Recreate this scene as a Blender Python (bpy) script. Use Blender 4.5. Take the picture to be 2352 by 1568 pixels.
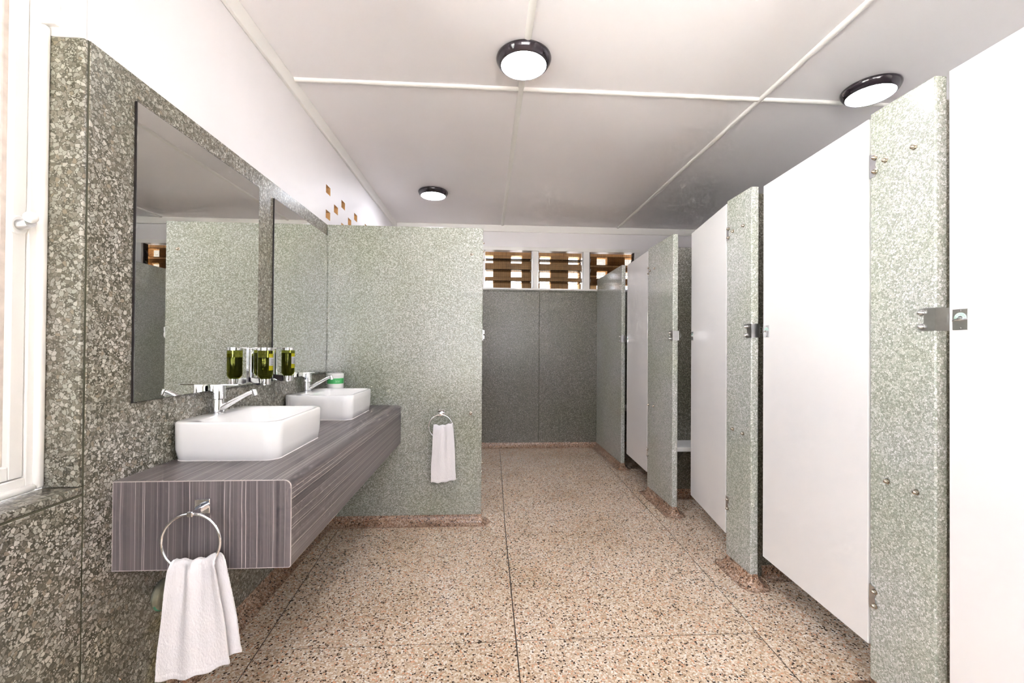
import bpy, bmesh, math, random
from mathutils import Vector, Matrix
from math import sin, cos, pi, radians

for o in list(bpy.data.objects):
    bpy.data.objects.remove(o, do_unlink=True)
scene = bpy.context.scene
COL = scene.collection
random.seed(7)

# ------------------------------------------------------------------ camera
F_PX, YAW, PITCH, ROLL = 996.90, 0.0605, 0.0077, 0.0071
CAM = Vector((1.1171, 0.0, 1.25))
fw = Vector((sin(YAW) * cos(PITCH), cos(YAW) * cos(PITCH), sin(PITCH)))
rt = Vector((cos(YAW), -sin(YAW), 0))
up = rt.cross(fw)
r2 = rt * cos(ROLL) + up * sin(ROLL)
u2 = up * cos(ROLL) - rt * sin(ROLL)
cd = bpy.data.cameras.new('camera')
cam = bpy.data.objects.new('camera', cd)
COL.objects.link(cam)
m = Matrix.Identity(4)
for i in range(3):
    m[i][0], m[i][1], m[i][2], m[i][3] = r2[i], u2[i], -fw[i], CAM[i]
cam.matrix_world = m
cd.sensor_width = 36.0
cd.sensor_fit = 'HORIZONTAL'
cd.lens = F_PX * 36.0 / 2352.0
cd.shift_y = 6.06 / 2352.0
cd.clip_start = 0.02
scene.camera = cam

# ------------------------------------------------------------------ sky, exposure, daylight portals
SKY_STRENGTH = 5.0
LAMP_STRENGTH = 95.0
EXPOSURE = -0.02
world = bpy.data.worlds.new('overcast_sky')
scene.world = world
world.use_nodes = True
wn = world.node_tree.nodes
wn['Background'].inputs[0].default_value = (0.90, 0.945, 1.08, 1)
wn['Background'].inputs[1].default_value = SKY_STRENGTH
sl = bpy.data.lights.new('sun', 'SUN')
sl.energy = 70.0; sl.angle = radians(0.6); sl.color = (1.0, 0.97, 0.94)
so = bpy.data.objects.new('sun', sl)
so.rotation_euler = Vector((-0.24, -0.02, -0.97)).to_track_quat('-Z', 'Y').to_euler()
COL.objects.link(so)
scene.view_settings.view_transform = 'Standard'
scene.view_settings.look = 'None'
scene.view_settings.exposure = EXPOSURE
scene.view_settings.gamma = 1.0
scene.view_settings.use_curve_mapping = False
scene.cycles.max_bounces = 8
scene.cycles.diffuse_bounces = 5
scene.cycles.glossy_bounces = 4
scene.cycles.transmission_bounces = 8
scene.cycles.transparent_max_bounces = 8
scene.cycles.sample_clamp_indirect = 0.0
scene.cycles.blur_glossy = 0.5
scene.cycles.use_adaptive_sampling = True
scene.cycles.adaptive_threshold = 0.1
scene.cycles.adaptive_min_samples = 16
scene.cycles.use_light_tree = False
scene.cycles.caustics_reflective = False
scene.cycles.caustics_refractive = False

# room constants (metres)
XR = 2.5216            # cubicle front plane
YP = 3.109             # partition face
YB = 5.438             # back wall
YF = -2.1              # wall behind the camera
XW = 4.15              # right wall
ZC = 2.783             # ceiling
ZT = 2.105             # terrazzo dado height
ZP = 2.115             # pilaster height

def portal(name, loc, rot, sx, sy):
    l = bpy.data.lights.new(name, 'AREA')
    l.shape = 'RECTANGLE'; l.size = sx; l.size_y = sy
    l.cycles.is_portal = True
    o = bpy.data.objects.new(name, l)
    o.location = loc; o.rotation_euler = rot
    COL.objects.link(o)
    return o
WL0, WL1, WLZ0, WLZ1 = -0.75, 1.262, 0.857, 2.62      # left window opening
WF = (0.15, 2.75, 0.60, 2.68)                           # window behind the camera
portal('portal_left_window', (-0.19, (WL0 + WL1) / 2, (WLZ0 + WLZ1) / 2), (0, -pi / 2, 0), WLZ1 - WLZ0, WL1 - WL0)
portal('portal_front_window', ((WF[0] + WF[1]) / 2, YF - 0.12, (WF[2] + WF[3]) / 2), (pi / 2, 0, 0), WF[1] - WF[0], WF[3] - WF[2])

# ------------------------------------------------------------------ material helpers
def srgb(r, g, b):
    def c(v):
        v /= 255.0
        return v / 12.92 if v <= 0.04045 else ((v + 0.055) / 1.055) ** 2.4
    return (c(r), c(g), c(b), 1.0)

def new_mat(name):
    mt = bpy.data.materials.new(name)
    mt.use_nodes = True
    nt = mt.node_tree
    b = nt.nodes['Principled BSDF']
    return mt, nt, b

def node(nt, typ, **kw):
    n = nt.nodes.new(typ)
    for k, v in kw.items():
        setattr(n, k, v)
    return n

def ramp(nt, stops, mode='CONSTANT'):
    n = node(nt, 'ShaderNodeValToRGB')
    cr = n.color_ramp
    cr.interpolation = mode
    while len(cr.elements) < len(stops):
        cr.elements.new(0.5)
    for e, (p, c) in zip(cr.elements, stops):
        e.position = p; e.color = c
    return n

def simple(name, col, rough=0.5, metal=0.0, spec=0.5, noise=0.0, nscale=8.0, coat=0.0, bump=0.0, bscale=200.0):
    mt, nt, b = new_mat(name)
    b.inputs['Base Color'].default_value = col
    b.inputs['Roughness'].default_value = rough
    b.inputs['Metallic'].default_value = metal
    b.inputs['Specular IOR Level'].default_value = spec
    b.inputs['Coat Weight'].default_value = coat
    tc = node(nt, 'ShaderNodeTexCoord')
    if noise:
        nz = node(nt, 'ShaderNodeTexNoise')
        nz.inputs['Scale'].default_value = nscale
        nz.inputs['Detail'].default_value = 4
        nt.links.new(tc.outputs['Object'], nz.inputs['Vector'])
        r = ramp(nt, [(0.3, tuple(c * (1 - noise) for c in col[:3]) + (1,)), (0.7, tuple(min(1, c * (1 + noise)) for c in col[:3]) + (1,))], 'LINEAR')
        nt.links.new(nz.outputs['Fac'], r.inputs['Fac'])
        nt.links.new(r.outputs['Color'], b.inputs['Base Color'])
    if bump:
        nz = node(nt, 'ShaderNodeTexNoise')
        nz.inputs['Scale'].default_value = bscale
        nz.inputs['Detail'].default_value = 3
        nt.links.new(tc.outputs['Object'], nz.inputs['Vector'])
        bp = node(nt, 'ShaderNodeBump')
        bp.inputs['Strength'].default_value = bump
        bp.inputs['Distance'].default_value = 0.002
        nt.links.new(nz.outputs['Fac'], bp.inputs['Height'])
        nt.links.new(bp.outputs['Normal'], b.inputs['Normal'])
    return mt

def terrazzo(name, scale, stops, matrix, gap, rough=0.28, small=2.2, stain=None, warp=0.3, fill=0.74):
    """ground stone chips set in a cement matrix: chips are slices of 3D cells"""
    mt, nt, b = new_mat(name)
    L = nt.links
    tc = node(nt, 'ShaderNodeTexCoord')
    nz = node(nt, 'ShaderNodeTexNoise')
    nz.inputs['Scale'].default_value = scale * 0.9
    nz.inputs['Detail'].default_value = 0
    L.new(tc.outputs['Object'], nz.inputs['Vector'])
    sub = node(nt, 'ShaderNodeVectorMath', operation='SUBTRACT')
    L.new(nz.outputs['Color'], sub.inputs[0]); sub.inputs[1].default_value = (0.5, 0.5, 0.5)
    sc = node(nt, 'ShaderNodeVectorMath', operation='SCALE')
    L.new(sub.outputs[0], sc.inputs[0]); sc.inputs['Scale'].default_value = warp / scale
    add = node(nt, 'ShaderNodeVectorMath', operation='ADD')
    L.new(tc.outputs['Object'], add.inputs[0]); L.new(sc.outputs[0], add.inputs[1])

    def layer(s, g):
        e = node(nt, 'ShaderNodeTexVoronoi', feature='DISTANCE_TO_EDGE')
        e.inputs['Scale'].default_value = s
        L.new(add.outputs[0], e.inputs['Vector'])
        f = node(nt, 'ShaderNodeTexVoronoi', feature='F1')
        f.inputs['Scale'].default_value = s
        L.new(add.outputs[0], f.inputs['Vector'])
        mk = node(nt, 'ShaderNodeMapRange')
        mk.inputs['From Min'].default_value = g * 0.6
        mk.inputs['From Max'].default_value = g * 1.4
        L.new(e.outputs['Distance'], mk.inputs['Value'])
        sp = node(nt, 'ShaderNodeSeparateColor')
        L.new(f.outputs['Color'], sp.inputs[0])
        rp = ramp(nt, stops)
        L.new(sp.outputs[0], rp.inputs['Fac'])
        keep = node(nt, 'ShaderNodeMath', operation='LESS_THAN')
        keep.inputs[1].default_value = fill
        L.new(sp.outputs[1], keep.inputs[0])
        mu = node(nt, 'ShaderNodeMath', operation='MULTIPLY')
        L.new(mk.outputs[0], mu.inputs[0]); L.new(keep.outputs[0], mu.inputs[1])
        return mu.outputs[0], rp.outputs['Color']
    m1, c1 = layer(scale, gap)
    f2 = node(nt, 'ShaderNodeTexVoronoi', feature='F1')
    f2.inputs['Scale'].default_value = scale * small
    L.new(tc.outputs['Object'], f2.inputs['Vector'])
    k2 = node(nt, 'ShaderNodeMapRange')
    k2.inputs['From Min'].default_value = 0.50
    k2.inputs['From Max'].default_value = 0.36
    L.new(f2.outputs['Distance'], k2.inputs['Value'])
    half = node(nt, 'ShaderNodeMix', data_type='RGBA')
    half.inputs[6].default_value = matrix
    s2 = node(nt, 'ShaderNodeSeparateColor'); L.new(f2.outputs['Color'], s2.inputs[0])
    r2_ = ramp(nt, stops); L.new(s2.outputs[0], r2_.inputs['Fac'])
    L.new(k2.outputs[0], half.inputs[0]); L.new(r2_.outputs['Color'], half.inputs[7])
    mx1 = node(nt, 'ShaderNodeMix', data_type='RGBA')
    L.new(m1, mx1.inputs[0]); L.new(half.outputs[2], mx1.inputs[6]); L.new(c1, mx1.inputs[7])
    out = mx1.outputs[2]
    # slow drift of tone through the slab
    big = node(nt, 'ShaderNodeTexNoise')
    big.inputs['Scale'].default_value = 2.3
    big.inputs['Detail'].default_value = 1
    L.new(tc.outputs['Object'], big.inputs['Vector'])
    rb = ramp(nt, stain or [(0.3, (0.89, 0.91, 0.82, 1)), (0.62, (1, 1, 1, 1))], 'LINEAR')
    L.new(big.outputs['Fac'], rb.inputs['Fac'])
    mul = node(nt, 'ShaderNodeMix', data_type='RGBA', blend_type='MULTIPLY')
    mul.inputs[0].default_value = 1.0
    L.new(out, mul.inputs[6]); L.new(rb.outputs['Color'], mul.inputs[7])
    L.new(mul.outputs[2], b.inputs['Base Color'])
    b.inputs['Roughness'].default_value = rough
    b.inputs['Specular IOR Level'].default_value = 0.5
    return mt

GREY_CHIPS = [(0.0, srgb(159, 155, 145)), (0.2, srgb(139, 134, 122)), (0.4, srgb(172, 169, 159)), (0.6, srgb(128, 123, 110)), (0.74, srgb(186, 182, 173)), (0.88, srgb(115, 109, 95)), (0.96, srgb(148, 137, 119))]
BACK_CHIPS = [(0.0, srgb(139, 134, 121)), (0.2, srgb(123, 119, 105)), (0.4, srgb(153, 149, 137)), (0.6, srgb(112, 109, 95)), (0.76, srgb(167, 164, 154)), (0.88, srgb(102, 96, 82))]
GREEN_CHIPS = [(0.0, srgb(204, 205, 200)), (0.2, srgb(190, 193, 186)), (0.4, srgb(219, 220, 217)), (0.6, srgb(175, 180, 170)), (0.74, srgb(233, 233, 233)), (0.9, srgb(159, 164, 153))]
PART_CHIPS = [(0.0, srgb(180, 181, 171)), (0.2, srgb(167, 170, 160)), (0.4, srgb(192, 193, 185)), (0.6, srgb(154, 158, 146)), (0.74, srgb(205, 205, 199)), (0.9, srgb(140, 144, 131))]
FLOOR_CHIPS = [(0.0, srgb(224, 202, 176)), (0.18, srgb(238, 222, 202)), (0.36, srgb(208, 184, 156)), (0.48, srgb(242, 232, 218)), (0.60, srgb(222, 166, 132)), (0.67, srgb(196, 166, 136)), (0.78, srgb(66, 54, 44)), (0.87, srgb(120, 98, 78)), (0.91, srgb(246, 240, 230))]
COVE_CHIPS = [(0.0, srgb(196, 168, 143)), (0.18, srgb(209, 184, 163)), (0.36, srgb(182, 152, 126)), (0.48, srgb(212, 193, 177)), (0.60, srgb(194, 138, 106)), (0.67, srgb(171, 138, 110)), (0.78, srgb(57, 45, 35)), (0.87, srgb(105, 81, 62)), (0.91, srgb(215, 200, 187))]
M = {}
M['wall_terrazzo'] = terrazzo('left_wall_terrazzo', 92, GREY_CHIPS, srgb(94, 89, 75), 0.075, rough=0.3)
def add_streak(mt, yc, ztop, half):
    """moss and rust streak that has run down the wall below a fitting"""
    nt = mt.node_tree; L = nt.links; b = nt.nodes['Principled BSDF']
    src = b.inputs['Base Color'].links[0].from_socket
    tc = node(nt, 'ShaderNodeTexCoord'); sx = node(nt, 'ShaderNodeSeparateXYZ'); L.new(tc.outputs['Object'], sx.inputs[0])
    nz = node(nt, 'ShaderNodeTexNoise'); nz.inputs['Scale'].default_value = 14; nz.inputs['Detail'].default_value = 2
    L.new(tc.outputs['Object'], nz.inputs['Vector'])
    off = node(nt, 'ShaderNodeMath', operation='MULTIPLY_ADD'); off.inputs[1].default_value = 0.14; off.inputs[2].default_value = -yc - 0.07
    L.new(nz.outputs['Fac'], off.inputs[0])
    ad = node(nt, 'ShaderNodeMath', operation='ADD'); L.new(sx.outputs['Y'], ad.inputs[0]); L.new(off.outputs[0], ad.inputs[1])
    ab = node(nt, 'ShaderNodeMath', operation='ABSOLUTE'); L.new(ad.outputs[0], ab.inputs[0])
    m1 = node(nt, 'ShaderNodeMapRange'); m1.inputs['From Min'].default_value = half; m1.inputs['From Max'].default_value = 0.0
    L.new(ab.outputs[0], m1.inputs['Value'])
    m2 = node(nt, 'ShaderNodeMapRange'); m2.inputs['From Min'].default_value = ztop; m2.inputs['From Max'].default_value = ztop - 0.06
    L.new(sx.outputs['Z'], m2.inputs['Value'])
    mm = node(nt, 'ShaderNodeMath', operation='MULTIPLY'); L.new(m1.outputs[0], mm.inputs[0]); L.new(m2.outputs[0], mm.inputs[1])
    mx = node(nt, 'ShaderNodeMix', data_type='RGBA', blend_type='MULTIPLY'); L.new(mm.outputs[0], mx.inputs[0])
    L.new(src, mx.inputs[6]); mx.inputs[7].default_value = (0.80, 0.74, 0.40, 1)
    L.new(mx.outputs[2], b.inputs['Base Color'])
add_streak(M['wall_terrazzo'], 1.60, 0.36, 0.085)
M['part_terrazzo'] = terrazzo('partition_terrazzo', 150, PART_CHIPS, srgb(132, 133, 118), 0.07, rough=0.24)
M['pil_terrazzo'] = terrazzo('pilaster_terrazzo', 150, GREEN_CHIPS, srgb(158, 160, 150), 0.07, rough=0.16)
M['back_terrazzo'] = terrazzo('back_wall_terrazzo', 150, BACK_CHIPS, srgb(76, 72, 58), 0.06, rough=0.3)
M['floor_terrazzo'] = terrazzo('floor_terrazzo', 140, FLOOR_CHIPS, srgb(196, 170, 144), 0.04, rough=0.2, small=2.0, fill=0.86,
                               stain=[(0.25, (0.90, 0.86, 0.80, 1)), (0.6, (1, 1, 1, 1))])
M['cove_terrazzo'] = terrazzo('cove_terrazzo', 130, COVE_CHIPS, srgb(128, 98, 76), 0.06, rough=0.3, small=2.0,
                              stain=[(0.25, (0.62, 0.54, 0.46, 1)), (0.65, (1, 0.97, 0.93, 1))])
M['paint'] = simple('white_wall_paint', srgb(236, 232, 232), 0.5, noise=0.012, nscale=3, bump=0.05, bscale=90)
M['ceil_paint'] = simple('ceiling_sheet_paint', srgb(245, 241, 242), 0.55, noise=0.015, nscale=2)
M['trim_paint'] = simple('gloss_trim_paint', srgb(238, 235, 230), 0.35)
M['door_white'] = simple('door_laminate', srgb(242, 240, 238), 0.26, noise=0.008, nscale=3)
M['door_edge'] = simple('door_edge_band', srgb(70, 76, 70), 0.5)
M['joint'] = simple('joint_strip', srgb(62, 47, 36), 0.5)
M['wall_joint'] = simple('wall_joint_strip', srgb(92, 90, 70), 0.6)
M['chrome'] = simple('polished_chrome', (0.86, 0.86, 0.88, 1), 0.06, metal=1.0)
M['steel'] = simple('brushed_steel', (0.58, 0.57, 0.56, 1), 0.28, metal=1.0, noise=0.05, nscale=60)
M['brass'] = simple('dull_nickel', (0.50, 0.44, 0.36, 1), 0.25, metal=1.0)
M['ceramic'] = simple('white_ceramic', srgb(246, 245, 243), 0.08, coat=0.3)
M['sealant'] = simple('sealant_bead', srgb(240, 236, 232), 0.5)
M['bezel'] = simple('dark_lamp_bezel', srgb(46, 38, 44), 0.12, coat=0.5)
M['towel'] = simple('white_terry', srgb(244, 241, 242), 0.95, bump=0.6, bscale=900, spec=0.1)
M['dark_edge'] = simple('mirror_dark_edge', srgb(36, 30, 28), 0.4)
M['brick'] = simple('tan_breeze_brick', srgb(196, 156, 104), 0.85, noise=0.16, nscale=14)
M['mesh'] = simple('insect_mesh_wire', srgb(62, 48, 32), 0.6)
M['old_frame'] = simple('weathered_window_putty', srgb(204, 192, 182), 0.7, noise=0.12, nscale=40)
M['ground'] = simple('outdoor_ground', srgb(216, 215, 213), 0.9, noise=0.1, nscale=1.5)
M['bronze'] = simple('oxidised_bronze', srgb(150, 150, 130), 0.35, metal=0.4, noise=0.3, nscale=30)
M['verdigris'] = simple('verdigris_crust', srgb(86, 150, 118), 0.7, noise=0.25, nscale=60)
M['plastic_white'] = simple('white_plastic', srgb(236, 234, 230), 0.35)
M['label_green'] = simple('green_label', srgb(70, 176, 98), 0.4, noise=0.08, nscale=50)
M['label_pale'] = simple('pale_print', srgb(186, 224, 190), 0.4)
M['label_yellow'] = simple('yellow_label', srgb(216, 208, 22), 0.4)
M['label_white'] = simple('white_label', srgb(226, 226, 228), 0.45)
M['label_ink'] = simple('label_ink', srgb(120, 120, 118), 0.5)
M['dial_green'] = simple('dial_pale_green', srgb(204, 232, 218), 0.4)
M['dial_ink'] = simple('dial_lettering', srgb(120, 170, 146), 0.5)
M['screw'] = simple('screw_head', (0.45, 0.43, 0.42, 1), 0.3, metal=1.0)
M['dark_void'] = simple('drain_dark', srgb(30, 30, 30), 0.6)

def mirror_mat():
    mt, nt, b = new_mat('silvered_mirror')
    b.inputs['Base Color'].default_value = (0.84, 0.85, 0.815, 1)
    b.inputs['Metallic'].default_value = 1.0
    b.inputs['Roughness'].default_value = 0.012
    return mt
M['mirror'] = mirror_mat()

def thin_glass(name, tint, refl=0.08, rough=0.02):
    mt, nt, b = new_mat(name)
    L = nt.links
    out = nt.nodes['Material Output']
    nt.nodes.remove(b)
    tr = node(nt, 'ShaderNodeBsdfTransparent'); tr.inputs[0].default_value = tint
    gl = node(nt, 'ShaderNodeBsdfGlossy'); gl.inputs['Roughness'].default_value = rough
    fr = node(nt, 'ShaderNodeFresnel'); fr.inputs['IOR'].default_value = 1.3
    mx = node(nt, 'ShaderNodeMixShader')
    L.new(fr.outputs[0], mx.inputs[0]); L.new(tr.outputs[0], mx.inputs[1]); L.new(gl.outputs[0], mx.inputs[2])
    L.new(mx.outputs[0], out.inputs['Surface'])
    return mt
M['glass'] = thin_glass('clear_window_glass', (0.95, 0.97, 0.96, 1))
M['smoke_glass'] = thin_glass('smoky_louvre_glass', (0.66, 0.60, 0.52, 1), rough=0.08)

def bottle_mat():
    mt, nt, b = new_mat('olive_bottle_plastic')
    L = nt.links
    out = nt.nodes['Material Output']
    b.inputs['Base Color'].default_value = srgb(96, 98, 30)
    b.inputs['Roughness'].default_value = 0.08
    tr = node(nt, 'ShaderNodeBsdfTransparent'); tr.inputs[0].default_value = (0.72, 0.74, 0.30, 1)
    mx = node(nt, 'ShaderNodeMixShader'); mx.inputs[0].default_value = 0.90
    L.new(b.outputs[0], mx.inputs[1]); L.new(tr.outputs[0], mx.inputs[2]); L.new(mx.outputs[0], out.inputs['Surface'])
    return mt
M['bottle'] = bottle_mat()
M['soap'] = simple('dark_olive_soap', srgb(34, 36, 14), 0.1, coat=0.4)

def lamp_mat():
    mt, nt, b = new_mat('opal_diffuser')
    b.inputs['Base Color'].default_value = (1, 1, 1, 1)
    b.inputs['Emission Color'].default_value = (0.93, 0.96, 1.06, 1)
    b.inputs['Emission Strength'].default_value = LAMP_STRENGTH
    return mt
M['diffuser'] = lamp_mat()

def laminate(name, axes):
    """dark woven laminate with fine pale threads; 'axes' = weights of x,y,z that make the across-the-threads coordinate"""
    mt, nt, b = new_mat(name)
    L = nt.links
    tc = node(nt, 'ShaderNodeTexCoord')
    dt = node(nt, 'ShaderNodeVectorMath', operation='DOT_PRODUCT')
    L.new(tc.outputs['Object'], dt.inputs[0]); dt.inputs[1].default_value = axes
    # slight waviness of the threads
    wz = node(nt, 'ShaderNodeTexNoise'); wz.inputs['Scale'].default_value = 6
    L.new(tc.outputs['Object'], wz.inputs['Vector'])
    wm = node(nt, 'ShaderNodeMath', operation='MULTIPLY'); wm.inputs[1].default_value = 0.006
    L.new(wz.outputs['Fac'], wm.inputs[0])
    ad = node(nt, 'ShaderNodeMath', operation='ADD')
    L.new(dt.outputs['Value'], ad.inputs[0]); L.new(wm.outputs[0], ad.inputs[1])
    def lines(scale, w):
        v = node(nt, 'ShaderNodeTexVoronoi', voronoi_dimensions='1D', feature='F1')
        v.inputs['Scale'].default_value = scale
        L.new(ad.outputs[0], v.inputs['W'])
        r = node(nt, 'ShaderNodeMapRange')
        r.inputs['From Min'].default_value = w; r.inputs['From Max'].default_value = w * 0.35
        L.new(v.outputs['Distance'], r.inputs['Value'])
        s = node(nt, 'ShaderNodeSeparateColor'); L.new(v.outputs['Color'], s.inputs[0])
        mlt = node(nt, 'ShaderNodeMath', operation='MULTIPLY')
        L.new(r.outputs[0], mlt.inputs[0]); L.new(s.outputs[1], mlt.inputs[1])
        return mlt.outputs[0]
    a = lines(42, 0.055)
    c = lines(120, 0.10)
    c2 = node(nt, 'ShaderNodeMath', operation='MULTIPLY'); c2.inputs[1].default_value = 0.30
    L.new(c, c2.inputs[0])
    mxm = node(nt, 'ShaderNodeMath', operation='MAXIMUM'); L.new(a, mxm.inputs[0]); L.new(c2.outputs[0], mxm.inputs[1])
    # broad tonal bands across the sheet
    bn = node(nt, 'ShaderNodeTexNoise', noise_dimensions='1D'); bn.inputs['Scale'].default_value = 26; bn.inputs['Detail'].default_value = 5
    L.new(ad.outputs[0], bn.inputs['W'])
    base = ramp(nt, [(0.3, srgb(92, 85, 85)), (0.7, srgb(124, 116, 115))], 'LINEAR')
    L.new(bn.outputs['Fac'], base.inputs['Fac'])
    mx = node(nt, 'ShaderNodeMix', data_type='RGBA')
    L.new(mxm.outputs[0], mx.inputs[0]); L.new(base.outputs['Color'], mx.inputs[6]); mx.inputs[7].default_value = srgb(214, 204, 198)
    L.new(mx.outputs[2], b.inputs['Base Color'])
    b.inputs['Roughness'].default_value = 0.36
    return mt
M['lam_body'] = laminate('striped_laminate_body', (1.0, 0.0, 1.0))
M['lam_end'] = laminate('striped_laminate_end', (1.0, 0.0, 0.0))
M['lam_rim'] = simple('laminate_pale_edge', srgb(190, 180, 176), 0.4)

# ------------------------------------------------------------------ mesh helpers
def finish(bm, name, mat, parent=None, smooth=False, angle=35):
    me = bpy.data.meshes.new(name)
    bmesh.ops.recalc_face_normals(bm, faces=bm.faces[:])
    bm.to_mesh(me); bm.free()
    mats = mat if isinstance(mat, (list, tuple)) else [mat]
    for mm in mats:
        me.materials.append(M[mm] if isinstance(mm, str) else mm)
    if smooth:
        for p in me.polygons:
            p.use_smooth = True
        try:
            me.set_sharp_from_angle(angle=radians(angle))
        except Exception:
            pass
    o = bpy.data.objects.new(name, me)
    COL.objects.link(o)
    if parent is not None:
        o.parent = parent
    return o

def box(bm, x0, x1, y0, y1, z0, z1, bev=0.0, seg=2, mi=0):
    mt = Matrix.Translation(((x0 + x1) / 2, (y0 + y1) / 2, (z0 + z1) / 2)) @ Matrix.Diagonal((abs(x1 - x0), abs(y1 - y0), abs(z1 - z0), 1))
    r = bmesh.ops.create_cube(bm, size=1.0, matrix=mt)
    vs = r['verts']
    fs = set(f for v in vs for f in v.link_faces)
    for f in fs:
        f.material_index = mi
    if bev > 0:
        es = list(set(e for v in vs for e in v.link_edges))
        bmesh.ops.bevel(bm, geom=es, offset=bev, segments=seg, profile=0.5, affect='EDGES')
    return vs

def lathe(bm, prof, seg=48, axis='z', loc=(0, 0, 0), mi=0, cap0=True, cap1=True):
    """prof: list of (radius, height)"""
    rings = []
    for r, h in prof:
        ring = []
        for k in range(seg):
            a = 2 * pi * k / seg
            p = (r * cos(a), r * sin(a), h)
            if axis == 'x': p = (h, r * cos(a), r * sin(a))
            if axis == 'y': p = (r * cos(a), h, r * sin(a))
            ring.append(bm.verts.new((p[0] + loc[0], p[1] + loc[1], p[2] + loc[2])))
        rings.append(ring)
    for a, b_ in zip(rings[:-1], rings[1:]):
        for k in range(seg):
            f = bm.faces.new((a[k], a[(k + 1) % seg], b_[(k + 1) % seg], b_[k])); f.material_index = mi
    if cap0: bm.faces.new(rings[0]).material_index = mi
    if cap1: bm.faces.new(rings[-1]).material_index = mi

def tube(bm, pts, rad, seg=16, closed=False, flat=1.0, mi=0):
    """swept circle along points; rad number or list; flat scales the second axis"""
    n = len(pts)
    pts = [Vector(p) for p in pts]
    rings = []
    prevn = None
    for i in range(n):
        if closed:
            t = (pts[(i + 1) % n] - pts[i - 1]).normalized()
        else:
            t = (pts[min(i + 1, n - 1)] - pts[max(i - 1, 0)]).normalized()
        if prevn is None:
            ref = Vector((0, 0, 1)) if abs(t.z) < 0.9 else Vector((0, 1, 0))
            nn = (ref - t * ref.dot(t)).normalized()
        else:
            nn = (prevn - t * prevn.dot(t)).normalized()
        prevn = nn
        bb = t.cross(nn)
        r = rad[i] if isinstance(rad, (list, tuple)) else rad
        rings.append([bm.verts.new(pts[i] + nn * (r * cos(2 * pi * k / seg)) * flat + bb * (r * sin(2 * pi * k / seg))) for k in range(seg)])
    m_ = n if closed else n - 1
    for i in range(m_):
        a, b_ = rings[i], rings[(i + 1) % n]
        for k in range(seg):
            bm.faces.new((a[k], a[(k + 1) % seg], b_[(k + 1) % seg], b_[k])).material_index = mi
    if not closed:
        bm.faces.new(rings[0]).material_index = mi
        bm.faces.new(rings[-1]).material_index = mi

def prism(bm, poly, axis, a, b_, mi=0):
    """extrude polygon (list of 2D) along axis from a to b"""
    def P(u, v, w):
        return {'x': (w, u, v), 'y': (u, w, v), 'z': (u, v, w)}[axis]
    A = [bm.verts.new(P(u, v, a)) for u, v in poly]
    B = [bm.verts.new(P(u, v, b_)) for u, v in poly]
    n = len(poly)
    fs = [bm.faces.new(A), bm.faces.new(B)]
    for k in range(n):
        fs.append(bm.faces.new((A[k], A[(k + 1) % n], B[(k + 1) % n], B[k])))
    for f in fs:
        f.material_index = mi
    return fs

def rrect(x0, x1, y0, y1, r, seg=6):
    pts = []
    for cx, cy, a0 in ((x1 - r, y1 - r, 0), (x0 + r, y1 - r, 90), (x0 + r, y0 + r, 180), (x1 - r, y0 + r, 270)):
        for k in range(seg + 1):
            a = radians(a0 + 90 * k / seg)
            pts.append((cx + r * cos(a), cy + r * sin(a)))
    return pts

def loft(bm, loops, cap0=True, cap1=True, mi=0):
    """loops: list of lists of 3D points of equal count"""
    R = [[bm.verts.new(p) for p in lp] for lp in loops]
    n = len(R[0])
    for a, b_ in zip(R[:-1], R[1:]):
        for k in range(n):
            bm.faces.new((a[k], a[(k + 1) % n], b_[(k + 1) % n], b_[k])).material_index = mi
    if cap0: bm.faces.new(R[0]).material_index = mi
    if cap1: bm.faces.new(R[-1]).material_index = mi

def panel_with_holes(bm, axis, w0, w1, u0, u1, v0, v1, holes, mi=0, mi_reveal=0):
    """slab normal to axis between w0,w1 with rectangular holes (ua,ub,va,vb)"""
    us = sorted(set([u0, u1] + [h[0] for h in holes] + [h[1] for h in holes]))
    vs = sorted(set([v0, v1] + [h[2] for h in holes] + [h[3] for h in holes]))
    us = [u for u in us if u0 <= u <= u1]; vs = [v for v in vs if v0 <= v <= v1]
    def P(u, v, w):
        return {'x': (w, u, v), 'y': (u, w, v), 'z': (u, v, w)}[axis]
    cache = {}
    def V(i, j, k):
        if (i, j, k) not in cache:
            cache[(i, j, k)] = bm.verts.new(P(us[i], vs[j], (w0, w1)[k]))
        return cache[(i, j, k)]
    nu, nv = len(us) - 1, len(vs) - 1
    solid = [[not any(h[0] - 1e-6 <= (us[i] + us[i + 1]) / 2 <= h[1] + 1e-6 and h[2] <= (vs[j] + vs[j + 1]) / 2 <= h[3] for h in holes) for j in range(nv)] for i in range(nu)]
    for i in range(nu):
        for j in range(nv):
            if not solid[i][j]: continue
            for k in (0, 1):
                bm.faces.new((V(i, j, k), V(i + 1, j, k), V(i + 1, j + 1, k), V(i, j + 1, k))).material_index = mi
            for di, dj, e in ((-1, 0, ((i, j), (i, j + 1))), (1, 0, ((i + 1, j), (i + 1, j + 1))), (0, -1, ((i, j), (i + 1, j))), (0, 1, ((i, j + 1), (i + 1, j + 1)))):
                a, b_ = i + di, j + dj
                outer = not (0 <= a < nu and 0 <= b_ < nv)
                if outer or not solid[a][b_]:
                    p, q = e
                    bm.faces.new((V(*p, 0), V(*q, 0), V(*q, 1), V(*p, 1))).material_index = mi if outer else mi_reveal

def thing(name, label, cat, loc=(0, 0, 0), group=None, parent=None):
    o = bpy.data.objects.new(name, None)
    o.empty_display_size = 0.05
    o.location = loc
    COL.objects.link(o)
    o['label'] = label; o['category'] = cat
    if group: o['group'] = group
    return o

def tag(o, label, cat, group=None):
    o['label'] = label; o['category'] = cat
    if group: o['group'] = group
    return o

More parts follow.
